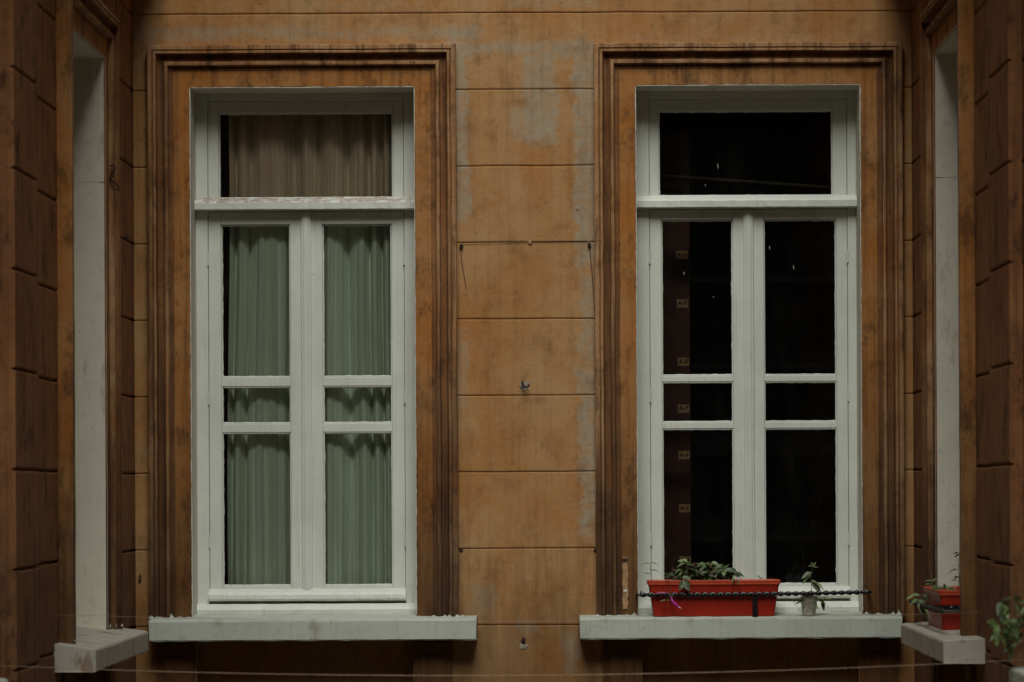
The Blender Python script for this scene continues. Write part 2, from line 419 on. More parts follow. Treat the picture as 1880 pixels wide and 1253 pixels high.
def window(loc, rz, kind, seed):
    """full joinery of one tall casement window: fixed frame > sashes, fanlight, rails, panes"""
    gl_low, gl_top = {'curtain': (M['glass_green'], M['glass_brown'])}.get(kind, (M['glass'], M['glass']))
    z = lambda v: EYE+v
    fr = MB(); y0, y1 = .165, .235
    H = .469
    if kind == 'archive':
        gx = ((-.361, -.056), (.074, .384)); rows = [(z(-.417), z(.248)), (z(.274), z(.4475)), (z(.4726), z(1.1365))]; sl, sr, mc = -.411, .431, .009
    else:
        gx = ((-.363, -.068), (.068, .363)); rows = [(z(-.413), z(.241)), (z(.278), z(.437)), (z(.475), z(1.125))]; sl, sr, mc = -.417, .417, 0.0
    fr.box(-H, sl, y0, y1, z(-.534), z(1.686)); fr.box(sr, H, y0, y1, z(-.534), z(1.686))
    fr.box(sl, sr, y0+.001, y1, z(1.649), z(1.686))
    fr.box(sl, sr, y0+.012, y1, z(1.1795), z(1.2165))
    # rounded bottom member
    fr.prism([(y1, z(-.545)), (.122, z(-.545)), (.112, z(-.530)), (.110, z(-.512)), (.116, z(-.497)), (.130, z(-.488)), (y1, z(-.484))], -H+.001, H-.001, 24, .0006)
    o = fr.build('window', M['white'], bld, loc, rz, bevel=.003)
    # masonry reveal lining
    rv = MB()
    for (za_, zb_) in (((-.56, 1.198), (1.202, 1.683)) if kind == 'side' else ((-.56, 1.683),)):
        rv.box(-H-.0085, -H, -.0135, .26, z(za_), z(zb_)); rv.box(H, H+.0085, -.0135, .26, z(za_), z(zb_))
    if kind == 'side': rv.box(-H-.0085, -H-.0015, -.013, .255, z(1.198), z(1.202)); rv.box(H+.0015, H+.0085, -.013, .255, z(1.198), z(1.202))
    rv.box(-H-.0085, H+.0085, -.0135, .26, z(1.683), z(1.691))
    rv.build('reveal', M['reveal'], o)
    # thin ragged paint line brushed over the surround's inner edge
    p = MB(); ys = -.0192
    ragged(p, 'z', -H-.001, z(-.53), z(1.683), ys, .0006, .006, -1, seed=seed); ragged(p, 'z', H+.001, z(-.53), z(1.683), ys, .0006, .006, 1, seed=seed+1)
    ragged(p, 'x', z(1.684), -H, H, ys, .0006, .006, 1, seed=seed+2)
    p.build('paint_edge', M['splash'], o)
    # drip rail of the transom: sloping top, square nose
    d = MB(); d.prism([(.20, z(1.243)), (.166, z(1.238)), (.118, z(1.219)), (.113, z(1.212)), (.113, z(1.186)), (.118, z(1.182)), (.177, z(1.182)), (.177, z(1.20)), (.20, z(1.20))], -H+.001, H-.001, 40, .0009)
    d.build('drip_rail', M['white_peel'] if kind == 'curtain' else M['white'], o)
    def sash(name, xa, xb, za, zb, gx0, gx1, gz):
        """frame with panes gz=[(z0,z1),...]"""
        m = MB(); f0, f1 = .171, .222
        m.box(xa, gx0, f0, f1, za, zb); m.box(gx1, xb, f0, f1, za, zb)
        zs = [za]+[q for pr in gz for q in pr]+[zb]
        for i in range(0, len(zs), 2):
            inner = 0 < i < len(zs)-2
            m.box(gx0, gx1, f0+(.007 if inner else .0008), f1-.002, zs[i], zs[i+1])
        # inner moulding bead round each pane
        for (a, b) in gz:
            bd = .006; yb = .181
            m.box(gx0, gx0+bd, yb, .2, a, b); m.box(gx1-bd, gx1, yb, .2, a, b)
            m.box(gx0+bd, gx1-bd, yb, .2, a, a+bd); m.box(gx0+bd, gx1-bd, yb, .2, b-bd, b)
        so_ = m.build(name, M['white'], o, bevel=.0022)
        return so_
    sash('fanlight_sash', sl+.0015, sr-.0015, z(1.2175), z(1.6475), -.371, .371, [(z(1.236), z(1.601))])
    sash('sash', sl+.0015, mc-.002, z(-.483), z(1.1785), gx[0][0], gx[0][1], rows)
    sash('sash', mc+.002, sr-.0015, z(-.483), z(1.1785), gx[1][0], gx[1][1], rows)
    # panes, with brushed paint straying on to the glass
    def pane(x0, x1, z0, z1, mat, sd):
        m = MB(); m.box(x0+.001, x1-.001, .196, .199, z0+.001, z1-.001); m.build('pane', mat, o)
        q = MB(); yy = .1950; bd = .006
        ragged(q, 'z', x0+bd-.001, z0, z1, yy, .0, .006, 1, .01, sd); ragged(q, 'z', x1-bd+.001, z0, z1, yy, .0, .006, -1, .01, sd+1)
        ragged(q, 'x', z1-bd+.001, x0, x1, yy, .0, .010, -1, .004, sd+2); ragged(q, 'x', z0+bd-.001, x0, x1, yy, .0, .007, 1, .006, sd+3)
        q.build('putty', M['splash'], o)
    pane(-.371, .371, z(1.236), z(1.601), gl_top, seed*10)
    for s in (-1, 1):
        g0, g1 = gx[(s+1)//2]
        for i, (a, b) in enumerate(rows): pane(g0, g1, a, b, gl_low, seed*10+5*i+s)
    # meeting cover strip: stepped moulding
    m = MB(); m.box(mc-.021, mc+.021, .158, .1705, z(-.43), z(1.178)); m.box(mc-.012, mc+.012, .152, .158, z(-.43), z(1.178)); m.build('meeting_strip', M['white'], o, bevel=.003)
    # weather board at the foot of the sashes
    d = MB(); d.prism([(.1705, z(-.424)), (.160, z(-.426)), (.140, z(-.438)), (.132, z(-.450)), (.130, z(-.466)), (.134, z(-.474)), (.150, z(-.476)), (.1705, z(-.476))], sl-.001, sr+.001, 40, .0008)
    d.build('weather_board', M['white'], o)
    # hinges
    if kind != 'side':
        for s in (-1, 1):
            for hz in (-.25, .36, .95):
                m = MB(); hx = (sl, sr)[(s+1)//2]; m.tube([(hx, .163, z(hz)), (hx, .163, z(hz)+.055)], .0045, 8); m.build('hinge', M['white'], o)
    # dim room behind
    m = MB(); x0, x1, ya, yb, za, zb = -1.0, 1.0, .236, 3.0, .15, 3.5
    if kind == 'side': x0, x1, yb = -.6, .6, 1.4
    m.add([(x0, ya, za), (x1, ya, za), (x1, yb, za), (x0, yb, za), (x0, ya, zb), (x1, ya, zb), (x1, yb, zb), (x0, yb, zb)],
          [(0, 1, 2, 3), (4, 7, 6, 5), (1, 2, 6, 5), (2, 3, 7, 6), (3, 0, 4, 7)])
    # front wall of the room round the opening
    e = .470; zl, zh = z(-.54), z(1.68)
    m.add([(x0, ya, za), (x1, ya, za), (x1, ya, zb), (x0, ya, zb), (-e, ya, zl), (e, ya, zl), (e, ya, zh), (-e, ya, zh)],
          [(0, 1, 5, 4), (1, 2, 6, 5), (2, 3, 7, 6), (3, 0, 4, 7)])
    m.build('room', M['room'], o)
    return o
def sill(x0, x1, loc, rz, mat, ztop=-.5426, zbot=-.633, seed=0, out=.145):
    n = 50; m = MB(); z = lambda v: EYE+v
    prof = [(.24, z(-.530)), (.10, z(-.531)), (-out+.012, z(ztop+.001)), (-out+.003, z(ztop-.003)), (-out, z(ztop-.010)), (-out, z(zbot+.006)), (-out+.005, z(zbot)), (-.0465+.09, z(zbot)), (.24, z(zbot))]
    k = len(prof); vs = []
    for i in range(n+1):
        x = x0+(x1-x0)*i/n
        for j, (y, zz) in enumerate(prof):
            q = .0022*noise.noise(Vector((x*14, j*.6, seed))) + .0012*noise.noise(Vector((x*60, j*2., seed)))
            if i in (0, n): x_ = x+(.003 if i == 0 else -.003)*(j in (2, 5)); 
            else: x_ = x
            vs.append((x_, y+q, zz+q))
    fs = [(i*k+j, i*k+(j+1) % k, (i+1)*k+(j+1) % k, (i+1)*k+j) for i in range(n) for j in range(k)]
    fs += [tuple(range(k))[::-1], tuple(n*k+j for j in range(k))]
    m.add(vs, fs)
    return m.build('window_sill', mat, bld, loc, rz)
def splashes(loc, rz, seed):
    """white paint splashed up the feet of the surround"""
    rr = random.Random(seed); m = MB(); z = EYE-.538
    for s in (-1, 1):
        x = .475; 
        while x < .655:
            wd = rr.uniform(.012, .034); hmax = rr.choice((.006, .010, .016, .022))
            off = x-(HOLE-.0075); hh = .018
            for (a, b) in zip(PROF, PROF[1:]):
                if b[0] >= off and a[0] <= off+wd: hh = max(hh, a[1], b[1])
            if off > .176: hh = .001
            y = -hh-.0022; nn = 9
            top = [(wd*i/nn, (.18+.82*rr.random()**1.7)*hmax*math.sin(math.pi*(i+.3)/(nn+.6))) for i in range(nn+1)]
            pts = [(0, -.001), (wd, -.001)]+[(p, max(q, .0012)) for p, q in top[::-1]]; n = len(pts)
            vs = [(s*(x+a), y, z+b) for a, b in pts]+[(s*(x+a), y+.0012, z+b) for a, b in pts]
            m = MB(); m.add(vs, [tuple(range(n)), tuple(range(n, 2*n))[::-1]]+[(i, (i+1) % n, (i+1) % n+n, i+n) for i in range(n)])
            m.build('paint_splash', M['splash'], bld, loc, rz)
            x += wd*rr.choice((.8, 1.1, 1.5, 2.2))

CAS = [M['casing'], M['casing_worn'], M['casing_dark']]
spots = [((CL, 0, 0), 0, 'curtain'), ((CR, 0, 0), 0, 'archive'), ((XL, -DL, 0), R(90), 'side'), ((XR, -DR, 0), R(-90), 'side'),
         ((XL, -DL-NEXT, 0), R(90), 'side'), ((XR, -DR-NEXT, 0), R(-90), 'side')]
spots += [((l[0], l[1], STOREY), rz, 'side') for l, rz, k in spots]
wins = []
for i, (loc, rz, kind) in enumerate(spots):
    surround(loc, rz, CAS); wins.append(window(loc, rz, kind, i+1))
    if i < 4: splashes(loc, rz, i*7+3)
    if i < 6: pass
    else:
        back_end = (1.20 if abs(loc[1]+DL) < .01 and rz > 0 else .73); front = (-1.20 if abs(loc[1]+DR) < .01 and rz < 0 else -.73)  # unseen upper side sills lengthened toward the corners to add shade there
        sill(front, back_end, loc, rz, M['sill'], seed=i)
sill(-1.740-CL, -.377-CL, (CL, 0, 0), 0, M['sill'], seed=1)
sill(.052-CR, 1.394-CR, (CR, 0, 0), 0, M['sill'], seed=2)
# side sills: local x = +Y on the left wall, -Y on the right wall
sill(-(2.22-DL), DL-.74, (XL, -DL, 0), R(90), M['sill_bare'], -.562, -.645, 3)
sill(-(DR-.90), 2.37-DR, (XR, -DR, 0), R(-90), M['sill_bare'], -.540, -.622, 4)
sill(-(5.55-DL-NEXT), DL+NEXT-4.06, (XL, -DL-NEXT, 0), R(90), M['sill'], -.562, -.645, 5)
sill(-(DR+NEXT-4.10), 5.7-DR-NEXT, (XR, -DR-NEXT, 0), R(-90), M['sill'], -.540, -.622, 6)
wins[0]['label'] = 'tall white window with pale curtain behind the glass'
wins[1]['label'] = 'tall white window with dark panes'

for (px, py, h) in ((1318, 305, 5), (1295, 340, 1.6), (1256, 502, 3), (1413, 455, 3.5), (1457, 491, 4), (1310, 545, 1.6)):  # pale specks standing in for small reflections on the dark panes
    c = Wp(px, py, .1945); m = MB(); q = h/PPM
    m.tube([(c.x-CR-.0006, .1945, c.z+q), (c.x-CR, .194, c.z), (c.x-CR+.0008, .1945, c.z-q)], [.0005, .0016, .0004], 6); m.build('reflection_fleck', M['splash'], wins[1])
a = Wp(1212, 322, .42); b = Wp(1532, 345, .42); m = MB(); m.tube([a, a.lerp(b, .5), b], .0075, 8)
tag(m.build('curtain_rail', M['rail'], smooth=True), 'faint slanting rail inside the room, behind the fanlight of the right window', 'rail')

# small scars of the wall
def scar(name, px, py, r, mat, y, seed, flat=.35, parent=bld, sx=1, sz=1):
    c = Wp(px, py, y); n = 14; vs = []; rr = random.Random(seed)
    for ring, (f, h) in enumerate(((1, 0), (.75, .6), (.3, 1))):
        for i in range(n):
            a = 2*math.pi*i/n; q = r*f*(1+rr.uniform(-.28, .28))
            vs.append((c.x+math.cos(a)*q*sx, c.y-h*r*flat, c.z+math.sin(a)*q*sz))
    fs = [(k*n+i, k*n+(i+1) % n, (k+1)*n+(i+1) % n, (k+1)*n+i) for k in (0, 1) for i in range(n)]+[tuple(2*n+i for i in range(n))]
    m = MB(); m.add(vs, fs); return m.build(name, mat, parent)
scar('mortar_patch', 963, 708, .020, M['greypatch'], -.0015, 1, .12, sx=1.1)
scar('mortar_patch', 961, 1186, .018, M['greypatch'], -.0015, 2, .12, sz=.8)
scar('wall_mark', 961, 1176, .010, M['rust'], -.003, 3, .8, sz=1.5)  # dark blob standing for a hole beside the mortar
scar('wall_mark', 847, 1010, .009, M['rust'], -.001, 4, .5); scar('wall_mark', 1094, 1010, .010, M['rust'], -.001, 5, .6)  # dark raised blobs for holes, their shade put into the colour
scar('wall_mark', 1060, 384, .0055, M['patch'], -.001, 6, .5); scar('wall_mark', 973, 446, .010, M['patch'], -.001, 7, .6)
# bare plaster strip where a shutter hinge was torn off the right-hand surround
m = MB(); a = Wp(1142, 1022, -.019); b = Wp(1154, 1118, -.019)
rr = random.Random(5); n = 16; vs = []
for i in range(n+1):
    zz = a.z+(b.z-a.z)*i/n; q = (.5 if i in (0, n) else 1)
    for xx in (a.x+rr.uniform(0, .004)*q, b.x-rr.uniform(0, .005)):
        vs += [(xx, -.0215, zz), (xx, -.018, zz)]
fs = []
for i in range(n): o = i*4; fs += [(o, o+2, o+6, o+4), (o, o+4, o+5, o+1), (o+2, o+3, o+7, o+6)]
m.add(vs, fs); m.build('plaster_scar', M['patch'], bld)
scar('wall_mark', 1147, 1028, .011, M['rust'], -.022, 8, .3, sx=1.1); scar('paint_dab', 1148, 1085, .009, M['splash'], -.022, 9, .3, sz=.7)  # dark blob for the hole at the top of the strip
scar('wall_mark', 232, 435, .010, M['rust'], -.6, 12, .3); scar('wall_mark', 257, 1063, .007, M['rust'], -.002, 13, .4, sz=3)

# iron hooks
def hookobj(name, pts, r, label, mat=M['rust']):
    m = MB(); m.tube(pts, r, 8); o = m.build(name, mat, smooth=True)
    tag(o, label, 'hook'); return o
c = Wp(962, 705, 0)
hookobj('wall_hook', [(c.x-.006, .004, c.z+.012), (c.x-.006, -.018, c.z+.011), (c.x-.007, -.026, c.z+.002), (c.x, -.028, c.z-.010), (c.x+.011, -.028, c.z-.015), (c.x+.020, -.028, c.z-.010), (c.x+.021, -.026, c.z-.002)], .0042,
        'small curled iron hook in a grey mortar patch midway up the central pier')
c = Wp(207, 325, -.92); q = [(-.012, .045), (0, .052), (.012, .043), (.010, .03), (-.006, .018), (-.014, .0), (-.004, -.016), (.014, -.028), (.03, -.044), (.028, -.056), (.016, -.052)]
hookobj('shutter_catch', [(c.x+a*.75, -.92, c.z+b*.9) for a, b in q]+[], .0042, 'twisted rusty iron catch on the surround of the left side window', M['rust'])
# cable round one pier block
m = MB()
P = lambda px, py, y: tuple(Wp(px, py, y))
m.tube([P(856, 530, -.004), P(853, 510, -.006), P(848.5, 485, -.006), P(846, 462, -.006), P(847, 449, -.008), P(853, 445.5, -.006), P(900, 445.2, -.004), P(960, 444.2, -.004), P(1020, 443.2, -.004), P(1076, 442.4, -.006),
        P(1082, 445, -.008), P(1084, 470, -.006), P(1087, 500, -.006), P(1089, 530, -.006), P(1091, 560, -.004), P(1091.5, 585, -.003)], .0013, 6)
o = m.build('cable', M['rubber'], smooth=True); tag(o, 'thin black cable along one joint of the central pier, ends hanging down', 'cable')
m = MB()
for (px, py) in ((847, 451), (1082, 449)):
    c = Wp(px, py, -.008); m.tube([(c.x, -.001, c.z), (c.x, -.014, c.z)], .0075, 10)
cl = m.build('cable_clip', M['rubber'], o)

# washing lines across the courtyard
def line(pts, y, r, label):
    P3 = [Wp(px, py, y) for px, py in pts]; out = []
    for i in range(41):
        t = i/40; a, b, c = P3
        out.append(a*(2*(t-.5)*(t-1))+b*(-4*t*(t-1))+c*(2*t*(t-.5)))
    out[0].x = XL+.001 ; out[-1].x = XR-.001
    m = MB(); m.tube(out, r, 6); o = m.build('washing_line', M['line'], smooth=True); tag(o, label, 'washing line', 'washing lines strung across the courtyard')
line([(0, 1222), (940, 1240), (1880, 1211)], -3.42, .0011, 'lower thin washing line sagging below both window sills')
line([(135, 1129), (940, 1141), (1790, 1124)], -2.3, .0006, 'upper hair-thin washing line passing just in front of the window sills')

# ---------------------------------------------------------------- curtain behind the left window
def curtain():
    m = MB(); nx, nz = 260, 60; x0, x1 = -.352, .45; z0, z1 = EYE-.50, EYE+1.66; vs = []
    rr = random.Random(11); ph = [rr.uniform(0, 6.28) for _ in range(6)]
    for j in range(nz+1):
        v = j/nz; zz = z0+(z1-z0)*v
        for i in range(nx+1):
            u = i/nx; x = x0+(x1-x0)*u
            xs = x+.010*noise.noise(Vector((x*4, 0, zz*.9)))+.018*v*(1-u)
            f = .024-.078*abs(math.sin(x*30+ph[0]+2.4*math.sin(x*8+ph[1])+.8*math.sin(x*19)+.45*zz*math.sin(x*5)))**.8
            f += .006*math.sin(x*127+ph[2]+.35*zz) + .002*math.sin(x*330+ph[3])
            f += .012*noise.noise(Vector((x*9, 4.2, zz*.5)))
            amp = 1.0+.35*noise.noise(Vector((x*5, 7, zz*.7)))
            vs.append((xs, .302+f*amp, zz))
    fs = [(j*(nx+1)+i, j*(nx+1)+i+1, (j+1)*(nx+1)+i+1, (j+1)*(nx+1)+i) for j in range(nz) for i in range(nx)]
    m.add(vs, fs); o = m.build('curtain', M['curtain'], loc=(CL, 0, 0), smooth=True)
    tag(o, 'pale gathered sheer curtain hanging behind the glass of the left window', 'curtain')
    r = MB(); r.tube([(-.55, .302, EYE+1.675), (.55, .302, EYE+1.675)], .009, 10); r.build('curtain_rod', M['rackdark'], o)
curtain()

# ---------------------------------------------------------------- numbered cabinet behind the right window
YC = .50
cab = empty('cabinet', (CR-.45, YC, .2))
tag(cab, 'brown archive cabinet with numbered paper tags behind the right window', 'cabinet')
def toloc(v): return (v[0]-(CR-.45), v[1]-YC, v[2]-.2)
xa = Wp(1268, 800, YC).x
m = MB(); m.box(-.12, xa-(CR-.45), 0, .03, 0, 2.95); m.build('end_panel', M['rack'], cab, bevel=.002)
m = MB(); m.box(xa-(CR-.45)+.002, 1.1, .5, .53, 0, 2.9); m.build('back_panel', M['rackdark'], cab)
for k in range(8):
    m = MB(); m.box(xa-(CR-.45)+.002, 1.1, .16, .499, .02+k*.38, .045+k*.38); m.build('shelf', M['rackdark'], cab)
for (px, py, tx) in ((1252, 468, 'A-10'), (1253, 557, 'A-9'), (1254.5, 664, 'A-8'), (1255, 750, 'A-7'), (1256, 835.5, 'A-6'), (1257, 933, 'A-5'), (1258, 1029, 'A-4')):
    c = toloc(Wp(px, py, YC))
    m = MB(); m.box(-.0245, .0245, -.0025, -.0003, -.0175, .0175)
    pl = m.build('paper_tag', M['tagp'], cab, (c[0], 0, c[2]))
    cu = bpy.data.curves.new('tag_lettering', 'FONT'); cu.body = tx; cu.size = .0265 if len(tx) < 4 else .021; cu.align_x = 'CENTER'; cu.align_y = 'CENTER'; cu.extrude = .0003; cu.offset = .0006
    to = bpy.data.objects.new('tmp', cu); C.objects.link(to)
    bpy.context.view_layer.update(); me = bpy.data.meshes.new_from_object(to); bpy.data.objects.remove(to)
    me.materials.clear(); me.materials.append(M['ink'])
    t = bpy.data.objects.new('tag_lettering', me); C.objects.link(t); t.parent = pl; t.location = (0, -.0031, 0); t.rotation_euler = (R(90), 0, 0)

# ---------------------------------------------------------------- planters
def planter(loc, rz, label, length=.553):
    root = empty('flower_trough', loc, rz); tag(root, label, 'planter', 'red plastic flower troughs')
    H = .150; L = length/2; W = .072
    def ring(l, w, z, r=.012, n=4):
        out = []
        for (sx, sy, a0) in ((1, 1, 0), (-1, 1, 90), (-1, -1, 180), (1, -1, 270)):
            for i in range(n+1):
                a = R(a0+90*i/n); out.append((sx*(l-r)+r*math.cos(a), sy*(w-r)+r*math.sin(a), z))
        return out
    def loft(rings):
        m = MB(); n = len(rings[0]); vs = [v for r_ in rings for v in r_]
        fs = [(k*n+i, k*n+(i+1) % n, (k+1)*n+(i+1) % n, (k+1)*n+i) for k in range(len(rings)-1) for i in range(n)]
        fs.append(tuple(range(n))[::-1]); m.add(vs, fs); return m
    m = loft([ring(L-.026, W-.014, 0), ring(L-.024, W-.012, .004), ring(L-.012, W-.004, H*.62), ring(L-.009, W-.004, H*.66), ring(L-.008, W-.002, H*.80), ring(L-.005, W-.001, H*.83), ring(L-.004, W, H*.90)])
    # drainage foot rails
    m.box(-L+.03, L-.03, -W+.02, -W+.03, -.0005, .004)
    m.build('trough_body', M['red'], root)
    m = loft([ring(L-.0045, W-.0005, H*.885), ring(L, W+.004, H*.885), ring(L, W+.004, H*.93), ring(L+.002, W+.006, H*.985), ring(L, W+.004, H), ring(L-.009, W-.006, H), ring(L-.011, W-.008, H*.98), ring(L-.014, W-.010, H*.86)])
    m.f.pop(); m.m.pop()
    m.build('trough_rim', M['red_rim'], root)
    m = MB(); nx, ny = 40, 10; vs = []
    for i in range(nx+1):
        for j in range(ny+1):
            x = -L+.013+(2*L-.026)*i/nx; y = -W+.009+(2*W-.018)*j/ny
            vs.append((x, y, H*.885+.006*noise.noise(Vector((x*40, y*40, 1)))))
    m.add(vs, [(i*(ny+1)+j, (i+1)*(ny+1)+j, (i+1)*(ny+1)+j+1, i*(ny+1)+j+1) for i in range(nx) for j in range(ny)])
    m.build('soil', M['soil'], root)
    return root
zs = EYE-.5405
p0 = Wp(1310, 1120, -.06)
planter((p0.x, -.055, zs+.001), 0, 'long red plastic flower trough on the sill of the dark right window')
planter((1.451, -1.405, EYE-.538), R(90), 'red flower trough seen end on, on the side sill at the right')
planter((1.43, -4.50, EYE-.538), R(90), 'red flower trough mostly cut off by the right edge of the photo')

# twisted iron bars that hold the troughs
def twisted(a, b, r, pitch, mb, sag=.003):
    a = Vector(a); b = Vector(b); n = int((b-a).length/pitch*10); t = (b-a).normalized()
    nx = t.cross(Vector((0, 0, 1))).normalized(); ny = t.cross(nx); vs = []
    for i in range(n+1):
        p = a.lerp(b, i/n)-Vector((0, 0, sag*math.sin(math.pi*i/n))); s_ = i/n*(b-a).length; tw = s_/pitch*math.pi
        for j in range(12):
            an = 2*math.pi*j/12; rad = r*(1+.34*math.cos(2*an)); d = an+tw
            vs.append(p+nx*rad*math.cos(d)+ny*rad*math.sin(d))
    fs = [(i*12+j, i*12+(j+1) % 12, (i+1)*12+(j+1) % 12, (i+1)*12+j) for i in range(n) for j in range(12)]
    fs += [tuple(range(12))[::-1], tuple(n*12+j for j in range(12))]
    mb.add(vs, fs)
yb = -.136
a = Wp(1174, 1092, yb); b = Wp(1597, 1087, yb)
m = MB(); twisted(a, b, .0082, .0318, m); bar = m.build('guard_bar', M['iron'], smooth=True)
tag(bar, 'black twisted iron bar across the foot of the right window', 'bar', 'twisted iron bars holding flower troughs')
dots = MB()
def nubs(mb, a, b, n, sag=.003):  # small pale blobs along the bar, standing in for its highlights
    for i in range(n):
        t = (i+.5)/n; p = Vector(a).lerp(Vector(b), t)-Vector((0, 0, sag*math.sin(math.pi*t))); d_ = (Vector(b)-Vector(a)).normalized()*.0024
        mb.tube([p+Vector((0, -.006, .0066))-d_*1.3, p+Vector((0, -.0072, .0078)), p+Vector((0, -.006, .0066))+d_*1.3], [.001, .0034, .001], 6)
nubs(dots, a, b, 30); dots.build('painted_glints', M['splash'], bar)
m = MB(); m.tube([(a.x, yb, a.z), (a.x-.002, yb-.001, a.z), (a.x-.008, yb+.01, a.z), (a.x-.008, -.012, a.z)], .006, 8); m.tube([(b.x, yb, b.z), (b.x+.004, yb+.008, b.z), (b.x+.004, -.012, b.z)], .006, 8)
m.build('bracket', M['iron'], bar)
c = Wp(1386, 1091, yb); m = MB(); m.box(c.x-.0105, c.x+.0105, yb-.004, yb+.002, EYE-.541, c.z+.002)
m.box(c.x-.0105, c.x+.0105, yb-.004, yb+.05, EYE-.5405, EYE-.5385)
m.build('strap', M['iron'], bar)
# small loop of wire at each end of the bar
m = MB(); m.tube([(b.x-.02, yb, b.z+.004), (b.x-.03, yb, b.z+.018), (b.x-.02, yb, b.z+.028), (b.x-.008, yb, b.z+.016), (b.x-.004, yb, b.z+.002)], .002, 6)
m.tube([(a.x+.002, yb, a.z+.004), (a.x+.008, yb, a.z+.018), (a.x+.013, yb, a.z+.006)], .002, 6); m.build('wire_tie', M['rubber'], bar)
ys = (-.93, -2.03); m = MB(); X = 1.352
twisted((X, ys[0], EYE-.452), (X, ys[1], EYE-.452), .0082, .0318, m)
bar2 = m.build('guard_bar', M['iron'], smooth=True)
tag(bar2, 'black twisted iron bar along the side sill trough at the right', 'bar', 'twisted iron bars holding flower troughs')
m = MB(); nubs(m, (1.40, -1.7045, EYE-.4555), (1.60, -1.7045, EYE-.4555), 6, 0); m.build('painted_glints', M['splash'], bar2)
m = MB()
for y in ys: m.tube([(X, y, EYE-.452), (X+.004, y, EYE-.452), (XR-.012, y, EYE-.452)], .006, 8)
m.box(X-.003, 1.60, -1.700, -1.6955, EYE-.462, EYE-.443)
m.build('bracket', M['iron'], bar2)

# ---------------------------------------------------------------- plants
def leaf(mb, base, d, L, Wd, droop=.3, roll=0, fold=.25):
    d = Vector(d).normalized(); up = Vector((0, 0, 1))
    side = d.cross(up)
    if side.length < .1: side = Vector((1, 0, 0))
    side.normalize(); nrm = side.cross(d).normalized()
    want = Vector((0, -.75, .65)); want = want-d*want.dot(d)
    if want.length > .15: nrm = (want.normalized()*1.3+nrm*.4).normalized(); nrm = (nrm-d*nrm.dot(d)).normalized(); side = d.cross(nrm)
    q = Matrix.Rotation(roll, 3, d); side = q @ side; nrm = q @ nrm
    n = 7; vs = []; base = Vector(base)
    for i in range(n+1):
        t = i/n; wv = Wd*.5*math.sin(math.pi*min(1, t**.8))*(1-.15*t)
        if i == 0: wv = Wd*.03
        if i == n: wv = .0001
        c = base+d*(L*t)-up*(droop*L*t*t)
        wig = .06*Wd*math.sin(t*14)
        vs += [c-side*wv+nrm*(wv*fold+wig), c+nrm*0, c+side*wv+nrm*(wv*fold-wig)]
    fs = []
    for i in range(n):
        o = i*3; fs += [(o, o+1, o+4, o+3), (o+1, o+2, o+5, o+4)]
    mb.add(vs, fs)
def plant(name, label, cat, base, stems, mats, leaf_mats_n=3, r=.0022, group=None, LS=1.0):
    """stems: list of (points, leaves) with leaves=[(t, dir, L, W, droop, roll, mat)]"""
    root = empty(name, base); tag(root, label, cat, group); B = Vector(base)
    sm = MB(); lm = MB()
    for pts, leaves in stems:
        P_ = [Vector(p)-B for p in pts]
        if len(P_) > 2:   # smooth
            Q = []
            for i in range(len(P_)-1):
                p0_ = P_[max(i-1, 0)]; p1 = P_[i]; p2 = P_[i+1]; p3 = P_[min(i+2, len(P_)-1)]
                for k in range(5):
                    t = k/5; Q.append(.5*((2*p1)+(p2-p0_)*t+(2*p0_-5*p1+4*p2-p3)*t*t+(3*p1-p0_-3*p2+p3)*t**3))
            Q.append(P_[-1]); P_ = Q
        sm.tube(P_, [r*(1-.5*i/len(P_)) for i in range(len(P_))], 6)
        for (t, d, L, W_, dr, rl, mi) in leaves:
            k = t*(len(P_)-1); i = min(int(k), len(P_)-2); p = P_[i].lerp(P_[i+1], k-i)
            lm.cur = mi; leaf(lm, p, d, L*LS, W_*LS, dr, rl)
    sm.build('stem', M['stem'] if r > .0015 else M['stem_dark'], root, smooth=True)
    lm.build('foliage', mats, root, smooth=True)
    return root
LM = [M['leaf'], M['leaf_dark'], M['leaf_pale'], M['leaf_brown']]
soilz = EYE-.405
Y0 = -.05
def W3(px, py, y=Y0): return tuple(Wp(px, py, y))
# thin sprig at the trough's left end
plant('seedling', 'thin upright sprig at the left end of the long red trough', 'plant', W3(1196, 1066, -.04),
      [([W3(1196, 1068, -.04), W3(1194.5, 1050, -.045), W3(1193, 1034, -.05)],
        [(1, (-1, -.2, .15), .042, .011, .35, .2, 0), (1, (1, -.2, .25), .040, .011, .5, -.2, 0), (.97, (.2, -1, .5), .022, .012, .3, 0, 2), (.55, (1, 0, .6), .048, .008, .75, 0, 1), (.4, (-1, -.1, .1), .038, .006, -.1, 0, 1)])], LM, r=.0013)
